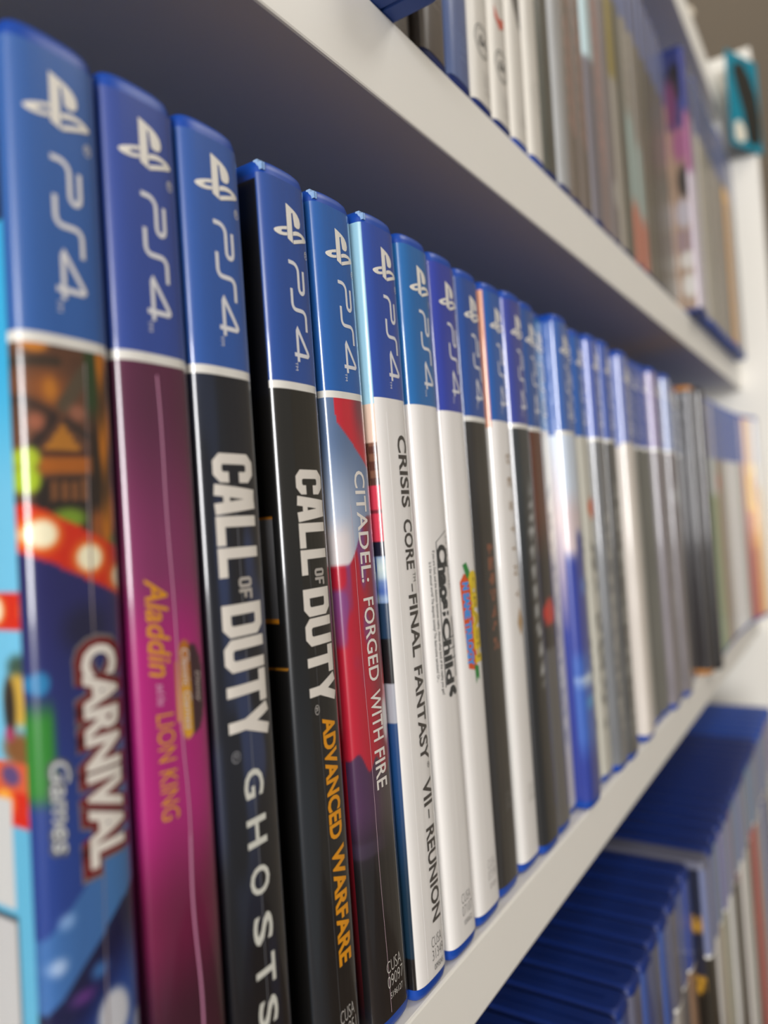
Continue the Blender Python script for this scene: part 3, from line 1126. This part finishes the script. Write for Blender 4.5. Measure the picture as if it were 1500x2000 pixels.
ROW1B = [
    (478.0, -3.0, (48, 88, 160), plain((46, 84, 160), 10, 41), False, 'blue game case with an all-blue spine directly right of the black boxes'),
    (492.0, -3.6, (150, 160, 196), bands([(106, (196, 206, 212)), (3, (112, 154, 112))], 3), False, 'game case, pale above and green below, right of the all-blue one'),
    (506.0, -3.2, (96, 116, 170), bands([(106, (190, 204, 208)), (3, (116, 156, 110))], 3), False, 'second of the two pale-topped green game cases right of the black boxes'),
    (520.0, -2.6, (196, 192, 204), bands([(104, (200, 208, 206)), (3, (140, 150, 100))], 3), False, 'olive-green game case with a bright pale header band'),
    (534.0, -2.6, (60, 90, 160), lambda u, z: ell(plain((150, 132, 104), 8, 44)(u, z), u, z, 6, 114, 6, 9, (196, 80, 56), 0.7), False, 'tan game case with a red patch at the top of its spine'),
    (548.0, -2.4, (64, 92, 160), plain((116, 102, 82), 10, 45), False, 'brown game case right of the red-patched tan one'),
    (562.0, -2.4, (64, 92, 160), plain((150, 142, 132), 8, 46), False, 'pale brown game case left of the run of white ones'),
    (576.0, -2.6, (60, 90, 164), plain((208, 206, 202), 6, 47), False, 'white game case, first of the white run near the end panel'),
    (590.0, -3.0, (64, 92, 164), plain((212, 210, 206), 6, 48), False, 'white game case, second of the white run near the end panel'),
    (604.0, -3.4, (62, 92, 162), plain((206, 206, 204), 6, 49), False, 'white game case, third of the white run near the end panel'),
    (618.0, -4.0, (66, 94, 164), plain((210, 208, 204), 6, 50), False, 'white game case, fourth and last of the white run near the end panel'),
    (632.0, -4.6, (64, 92, 160), plain((150, 156, 146), 6, 51), False, 'grey-green game case right of the white run'),
    (646.0, -6.0, (110, 104, 140), plain((158, 84, 78), 8, 52), False, 'brick-red game case near the end panel of the middle shelf'),
    (660.0, -8.5, (196, 150, 110), bands([(120, (214, 180, 120)), (90, (228, 188, 80)), (60, (196, 130, 90)), (3, (168, 90, 72))], 5), False,
     'gold and orange game case near the end panel of the middle shelf'),
    (674.0, -10.5, (206, 188, 160), bands([(118, (232, 200, 132)), (96, (206, 158, 112)), (60, (236, 176, 88)), (3, (212, 150, 88))], 5), False,
     'orange and pale gold game case, second from the end panel of the middle shelf'),
    (688.0, -13.0, (196, 198, 206), bands([(110, (208, 206, 200)), (3, (214, 190, 150))], 5), False,
     'pale silver game case next to the end panel of the middle shelf'),
]
for x, y, hd, bd, ln, lb in ROW1B:
    case(lb, x, y, 0, hd, bd, G1, line=ln, logo=False)

# ------------------------------------------------------------------ upper shelf
G2 = 'game cases on the upper shelf'
ZU = 221.2
UB = (88, 104, 160)
WHT = plain((220, 216, 206), 5, 60)


def ucase(lb, x, y, hd, bd, **k):
    k.setdefault('lean', max(0.0, min(0.056, 0.056 - (x - 150) * 0.00028)) if x > 125 else 0.0)
    return case(lb, x, y, ZU, hd, bd, G2, line=k.pop('line', True), logo=k.pop('logo', False), **k)


ucase('game case overhanging the upper shelf edge, its blue underside showing', 120.4, -13.5, UB, plain((70, 70, 76), 8, 61), shell='blue')
ucase('brown-grey game case tucked behind the overhanging one on the upper shelf', 134.6, 3.0, UB,
      lambda u, z: (190, 184, 174) if 4.2 < u < 4.7 or 9.0 < u < 9.4 else (92, 88, 84))
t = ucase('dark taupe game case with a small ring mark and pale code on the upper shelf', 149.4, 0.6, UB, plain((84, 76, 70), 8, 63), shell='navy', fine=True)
lettering(t, [lambda bm: ring(bm, 8.6, 36.5, 1.7, 1.9, 0.8)], (206, 204, 200), 'ring_mark')
code(t, ['CUSA', '05042', '9003213'], 5.4, 11.4, 24.5, (150, 142, 134), 2.3)
t = ucase('denim-blue game case with a pale code on the upper shelf', 164.1, 0.4, UB, plain((78, 100, 150), 12, 64), shell='navy', fine=True)
code(t, ['CUSA', '01842', '9005104'], 6.0, 11.6, 17.5, (130, 146, 186), 2.3)


def ea(t, cz):
    lettering(t, [lambda bm: ring(bm, 6.6, cz, 4.5, 5.0, 0.4, 36), lambda bm: ring(bm, 6.6, cz, 3.6, 4.0, 0.2, 36)], (96, 96, 92), 'publisher_ring')
    lettering(t, [('EA', 4.2, 9.0, cz + 1.7, cz - 1.7, dict(upright=True, bold=0.04, shear=0.3))], (70, 70, 68), 'publisher_mark')


t = ucase('white game case with a large round mark, first of four white upper-shelf ones', 178.8, 0.4, UB, WHT, shell='navy', fine=True, line=False)
ea(t, 23.0)
code(t, ['CUSA', '02429', '1024862'], 6.6, 12.0, 14.0, (168, 164, 158), 2.2)
t = ucase('white game case with a red stroke above its round mark, second of four white ones', 193.5, 0.5, UB, WHT, shell='navy', fine=True, line=False)
ea(t, 22.4)
lettering(t, [lambda bm: poly(bm, [(3.0, 41), (6.0, 38), (10.4, 39.6), (10.0, 36.6), (6.4, 34.4), (3.2, 37)])], (196, 92, 72), 'red_stroke')
code(t, ['CUSA', '07994', '1036871'], 6.6, 12.0, 13.6, (176, 172, 166), 2.2)
t = ucase('white game case with a dark patch high up, third of four white ones', 208.1, 0.5, UB, lambda u, z: (88, 88, 86) if z > 44 and u > 5 + (50 - z) * .6 else WHT(u, z), shell='blue', fine=True, line=False)
code(t, ['CUSA', '08010'], 6.6, 12.0, 14.0, (186, 182, 176), 2.2)
t = ucase('white game case with a faint ring near its foot, last of four white ones', 222.7, 0.3, UB, WHT, shell='blue', fine=True, line=False)
lettering(t, [lambda bm: ring(bm, 7.6, 26.0, 3.8, 4.8, 0.22, 36), lambda bm: ring(bm, 7.6, 26.0, 1.6, 2.0, 0.22, 24)], (168, 166, 160), 'publisher_ring')


def diag(base, col, seed):
    def f(u, z):
        s = z + u * 1.4
        k = math.floor(s / 2.6)
        if 2.5 < u < 10.8 and 30 < z < 118 and (s / 2.6 - k) < 0.55 and hsh(k, seed) < 0.9:
            return col
        return base
    return f


UP = [
    (234.6, 0.4, plain((72, 74, 66), 8, 65), 'dark olive-grey game case right of the four white ones on the upper shelf'),
    (249.2, 0.2, plain((168, 170, 170), 10, 66), 'pale silver-grey game case on the upper shelf'),
    (263.8, 0.6, diag((116, 106, 96), (170, 132, 120), 3), 'taupe game case with reddish slanting print, right of the silver-grey one'),
    (278.4, 0.6, diag((112, 102, 94), (164, 128, 116), 5), 'taupe game case with reddish slanting print, second right of the silver-grey one'),
    (293.0, 0.0, bands([(74, (190, 214, 218)), (3, (112, 108, 114))], 1), 'grey game case with a light blue upper spine on the upper shelf'),
    (307.6, 0.8, diag((136, 120, 116), (184, 140, 130), 9), 'pinkish game case with slanting print on the upper shelf'),
    (322.2, 0.6, lambda u, z: ell((120, 112, 110), u, z, 7, 26, 4.5, 8, (172, 168, 160), 0.4), 'mauve-taupe game case with a pale oval mark near its foot'),
    (336.8, 0.6, bands([(86, (136, 122, 62)), (3, (150, 144, 132))], 3), 'game case, mustard above and stone grey below, on the upper shelf'),
    (351.4, 1.0, plain((84, 84, 72), 8, 72), 'dark moss game case right of the mustard one'),
    (366.0, 0.6, glyphs(bands([(80, (136, 130, 118)), (34, (142, 156, 148)), (3, (172, 112, 92))], 6), (166, 160, 148), 3, 10, 80, 124, 4, 43),
     'game case with grey, teal and coral bands on the upper shelf'),
    (380.6, 0.6, bands([(70, (138, 132, 122)), (30, (150, 164, 156)), (3, (180, 116, 96))], 6), 'game case with stone, teal and coral bands, right of a darker one'),
    (395.2, 1.0, plain((100, 94, 80), 8, 75), 'khaki game case right of the coral-footed pair'),
    (409.8, 1.0, plain((88, 84, 72), 8, 76), 'dark khaki game case, second right of the coral-footed pair'),
    (424.4, 1.4, plain((78, 74, 64), 8, 77), 'dark khaki game case, third right of the coral-footed pair'),
    (439.0, 1.6, plain((96, 92, 80), 8, 78), 'khaki-grey game case, fourth right of the coral-footed pair'),
    (453.6, 1.8, plain((84, 80, 70), 8, 79), 'dark khaki game case, second left of the purple-figured one'),
    (468.2, 2.4, plain((160, 134, 112), 8, 80), 'tan game case tucked directly left of the purple-figured one'),
]
for x, y, bd, lb in UP:
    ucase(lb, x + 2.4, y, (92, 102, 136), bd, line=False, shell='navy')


def side23(d, z):
    c = (41, 48, 96) if z > 118 else (140, 118, 99)
    c = ell(c, d, z, 6.0, 148, 5.5, 13, (27, 24, 30), 0.3)
    c = ell(c, d, z, 9.5, 134, 4.5, 20, (99, 49, 83), 0.5)
    c = ell(c, d, z, 6.0, 108, 5.0, 14, (134, 78, 112), 0.5)
    c = ell(c, d, z, 5.0, 84, 4.4, 12, (41, 36, 35), 0.5)
    c = ell(c, d, z, 6.5, 64, 5.0, 11, (160, 156, 164), 0.4)
    if 40 < z < 54 and ((d * 1.1) % 1.5 < 0.7):
        c = (120, 104, 128)
    c = ell(c, d, z, 6.0, 34, 5.2, 6.5, (185, 182, 177), 0.3)
    c = ell(c, d, z, 6.0, 18, 4.6, 8.5, (188, 187, 182), 0.3)
    return c


case('game case jutting from the upper shelf, its cover showing a purple and white figure', 484.6, -9.0, ZU, (48, 60, 130),
     bands([(128, (60, 60, 120)), (90, (150, 90, 130)), (3, (196, 186, 196))], 4), G2, line=False, logo=False, side=side23, side_fine=True, shell='navy')
UP2 = [
    (499.0, -8.0, plain((206, 202, 206), 6, 90), 'white game case right of the purple-figured one on the upper shelf'),
    (513.2, -7.0, plain((170, 166, 176), 6, 91), 'lilac-grey game case, second right of the purple-figured one'),
    (527.4, -8.0, plain((160, 154, 140), 6, 92), 'stone game case, third right of the purple-figured one'),
    (541.6, -8.0, plain((150, 144, 128), 6, 93), 'stone game case, fourth right of the purple-figured one'),
    (555.8, -8.0, plain((128, 124, 116), 6, 94), 'grey game case, fifth right of the purple-figured one'),
    (570.0, -8.0, plain((146, 138, 124), 6, 95), 'stone game case, sixth right of the purple-figured one'),
    (584.2, -8.0, plain((122, 116, 104), 6, 96), 'grey-brown game case, seventh right of the purple-figured one'),
    (598.4, -8.0, plain((134, 126, 112), 6, 97), 'grey-brown game case, eighth right of the purple-figured one'),
    (612.6, -9.0, plain((112, 104, 96), 6, 98), 'dark taupe game case left of the orange pair on the upper shelf'),
    (626.8, -10.0, bands([(128, (70, 72, 88)), (116, (204, 152, 60)), (3, (176, 132, 72))], 3), 'orange game case with a dark top, left of the orange pair'),
    (641.0, -10.0, bands([(128, (70, 72, 88)), (116, (206, 150, 54)), (3, (180, 132, 66))], 3), 'orange game case with a dark top, right of the orange pair'),
    (655.2, -9.0, plain((108, 92, 70), 6, 101), 'brown game case right of the orange pair'),
    (669.4, -9.0, plain((62, 58, 58), 6, 102), 'dark game case, second right of the orange pair'),
    (683.6, -9.0, plain((86, 84, 84), 6, 103), 'charcoal game case nearest the end panel on the upper shelf'),
]
for x, y, bd, lb in UP2:
    ucase(lb, x, y, (84, 92, 124), bd, line=False, shell='blue')

# ------------------------------------------------------------------ lower shelf
G3 = 'game cases on the lower shelf'
ORD = ['first', 'second', 'third', 'fourth', 'fifth', 'sixth', 'seventh', 'eighth', 'ninth', 'tenth', 'eleventh', 'twelfth',
       'thirteenth', 'fourteenth', 'fifteenth', 'sixteenth', 'seventeenth', 'eighteenth', 'nineteenth', 'twentieth']
ZL = -231.0
LS = {}
near = [((70, 84, 132), (120, 96, 76)), ((88, 92, 112), (92, 88, 90)), ((60, 84, 140), (96, 104, 120)), ((96, 98, 116), (140, 138, 140)),
        ((56, 80, 140), (84, 80, 78)), ((82, 88, 110), (120, 118, 116)), ((58, 84, 146), (70, 72, 82)), ((92, 92, 104), (150, 146, 140)),
        ((70, 88, 140), (96, 94, 96)), ((50, 70, 140), (128, 100, 78))]
LZ0 = ZL
for i, (hd, bd) in enumerate(reversed(near)):
    x = 317.4 - i * 14.4
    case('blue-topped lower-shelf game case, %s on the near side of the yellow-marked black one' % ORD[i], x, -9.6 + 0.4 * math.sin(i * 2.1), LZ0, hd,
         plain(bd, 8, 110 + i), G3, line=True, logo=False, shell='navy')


def sideL(d, z):
    c = (30, 34, 50) if z > 118 else (24, 22, 18)
    if 140 < z < 148 or 112 < z < 120:
        c = mix(c, (186, 138, 40), 0.9 if hsh(math.floor(d), math.floor(z / 2)) > 0.35 else 0)
    return c


case('black game case with yellow marks and a grey top, jutting from the lower shelf', 332.4, -15.6, LZ0, (110, 118, 150), plain((40, 38, 32), 6, 130), G3,
     line=True, logo=False, shell='grey', side=sideL, side_fine=True)
far = [('white', (206, 204, 200)), ('beige', (166, 156, 134)), ('stone', (150, 148, 132)), ('white', (208, 208, 204)), ('dark olive', (66, 64, 54)),
       ('charcoal', (60, 56, 50)), ('white', (206, 202, 196)), ('pale grey', (188, 188, 180)), ('dark olive', (62, 62, 50)), ('red', (164, 70, 66)),
       ('rose', (166, 92, 84)), ('grey', (130, 130, 130)), ('white', (206, 204, 200)), ('blue', (60, 84, 150)), ('grey', (120, 120, 124)),
       ('dark', (60, 60, 66)), ('white', (206, 204, 200)), ('grey', (140, 140, 144)), ('blue-grey', (90, 100, 136))]
for i, (nm, bd) in enumerate(far):
    x = 346.6 + i * 14.3
    body = plain(bd, 8, 140 + i)
    if nm == 'charcoal':
        body = lambda u, z, b=plain(bd, 8, 145): ell(b(u, z), u, z, 6.5, 126, 5, 3.6, (150, 60, 56), 0.6)
    if i == 8:
        body = lambda u, z, b=plain(bd, 8, 145): ell(b(u, z), u, z, 6.5, 84, 5, 8, (140, 88, 50), 0.6)
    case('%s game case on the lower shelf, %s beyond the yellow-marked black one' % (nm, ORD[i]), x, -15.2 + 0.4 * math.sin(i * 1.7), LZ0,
         (104 + (i * 37) % 30, 116 + (i * 37) % 24, 156), body, G3, line=(i % 3 != 0), logo=False, shell='navy' if i < 13 else 'blue')  # dark plastic first, lighter at the far end: brighter light there painted in

# ------------------------------------------------------------------ small things by the end panel
CARDM = pmat('teal_card', (0, 112, 132), 0.35, 0.5, noise=(40, 0.5, (10, 128, 150)))
CARDK = pmat('dark_print', (34, 34, 30), 0.4, 0.4, noise=(60, 0.4, (44, 44, 40)))
CARDW = pmat('cream_print', (206, 200, 182), 0.4, 0.4, noise=(60, 0.4, (214, 208, 190)))
card = thing('picture_card', 'teal card with a black silhouette fixed to the end panel near the top', 'picture card', (685.0, -12.5, 405.0))
card.rotation_euler = (0, 0, -math.atan2(19.1, 43.0))
link('card_sheet', bevel_box_mesh('card_sheet', 0, 47, 0, 1.6, 0, 83, CARDM, 0.4, 1), card)


def card_print(name, pts, mat, lift):
    n = len(pts)
    V = [(u, -lift, z) for u, z in pts] + [(u, -0.02, z) for u, z in pts]
    F = [tuple(range(n))] + [(i, i + n, (i + 1) % n + n, (i + 1) % n) for i in range(n)]
    me = mesh(name, V, F, [mat])
    bm = bmesh.new()
    bm.from_mesh(me)
    bmesh.ops.recalc_face_normals(bm, faces=bm.faces[:])
    bm.to_mesh(me)
    bm.free()
    return link(name, me, card)


card_print('silhouette', [(8, 66), (12, 75), (24, 76), (34, 66), (42, 50), (45, 32), (44, 12), (36, 5), (25, 8), (23, 20), (20, 34),
                          (14, 48)], CARDK, 0.35)
card_print('foot_patch', [(5, 20), (13, 24), (20, 18), (21, 8), (13, 4), (5, 6)], CARDW, 0.3)

# unidentified blurred item on top of the unit, its toy shape made up
BROWN = pmat('brown_item_surface', (106, 84, 62), 0.9, 0.1, noise=(160, 0.8, (128, 104, 78)))
CREAM = pmat('cream_item_surface', (190, 180, 162), 0.9, 0.1, noise=(160, 0.8, (204, 194, 176)))


def blob(name, parts, label, cat, loc, size=1.0):
    t = thing(name, label, cat, loc)
    t.scale = (size, size, size)
    for nm, (cx, cy, cz), (rx, ry, rz), mat in parts:
        bm = bmesh.new()
        bmesh.ops.create_icosphere(bm, subdivisions=3, radius=1.0)
        for v in bm.verts:
            k = 1 + 0.10 * math.sin(v.co.x * 5 + cx) * math.cos(v.co.z * 6 + cz)
            v.co = Vector(((cx + v.co.x * rx * k) * MM, (cy + v.co.y * ry * k) * MM, (cz + v.co.z * rz * k) * MM))
        me = bpy.data.meshes.new(nm)
        bm.to_mesh(me)
        bm.free()
        me.materials.append(mat)
        me.polygons.foreach_set('use_smooth', [True] * len(me.polygons))
        link(nm, me, t)
    return t


blob('unknown_item', [('body', (0, 0, 26), (20, 18, 27), BROWN), ('head', (0, -3, 62), (15, 14, 14), CREAM), ('ear', (-11, -2, 76), (5, 4, 6), BROWN),
                  ('ear', (11, -2, 76), (5, 4, 6), BROWN), ('arm', (-19, -8, 34), (7, 8, 15), BROWN), ('arm', (19, -8, 34), (7, 8, 15), BROWN)],
     'blurred brown and cream item of unknown kind on top of the bookcase', 'unknown item', (634, 10, 472.0), 0.42)
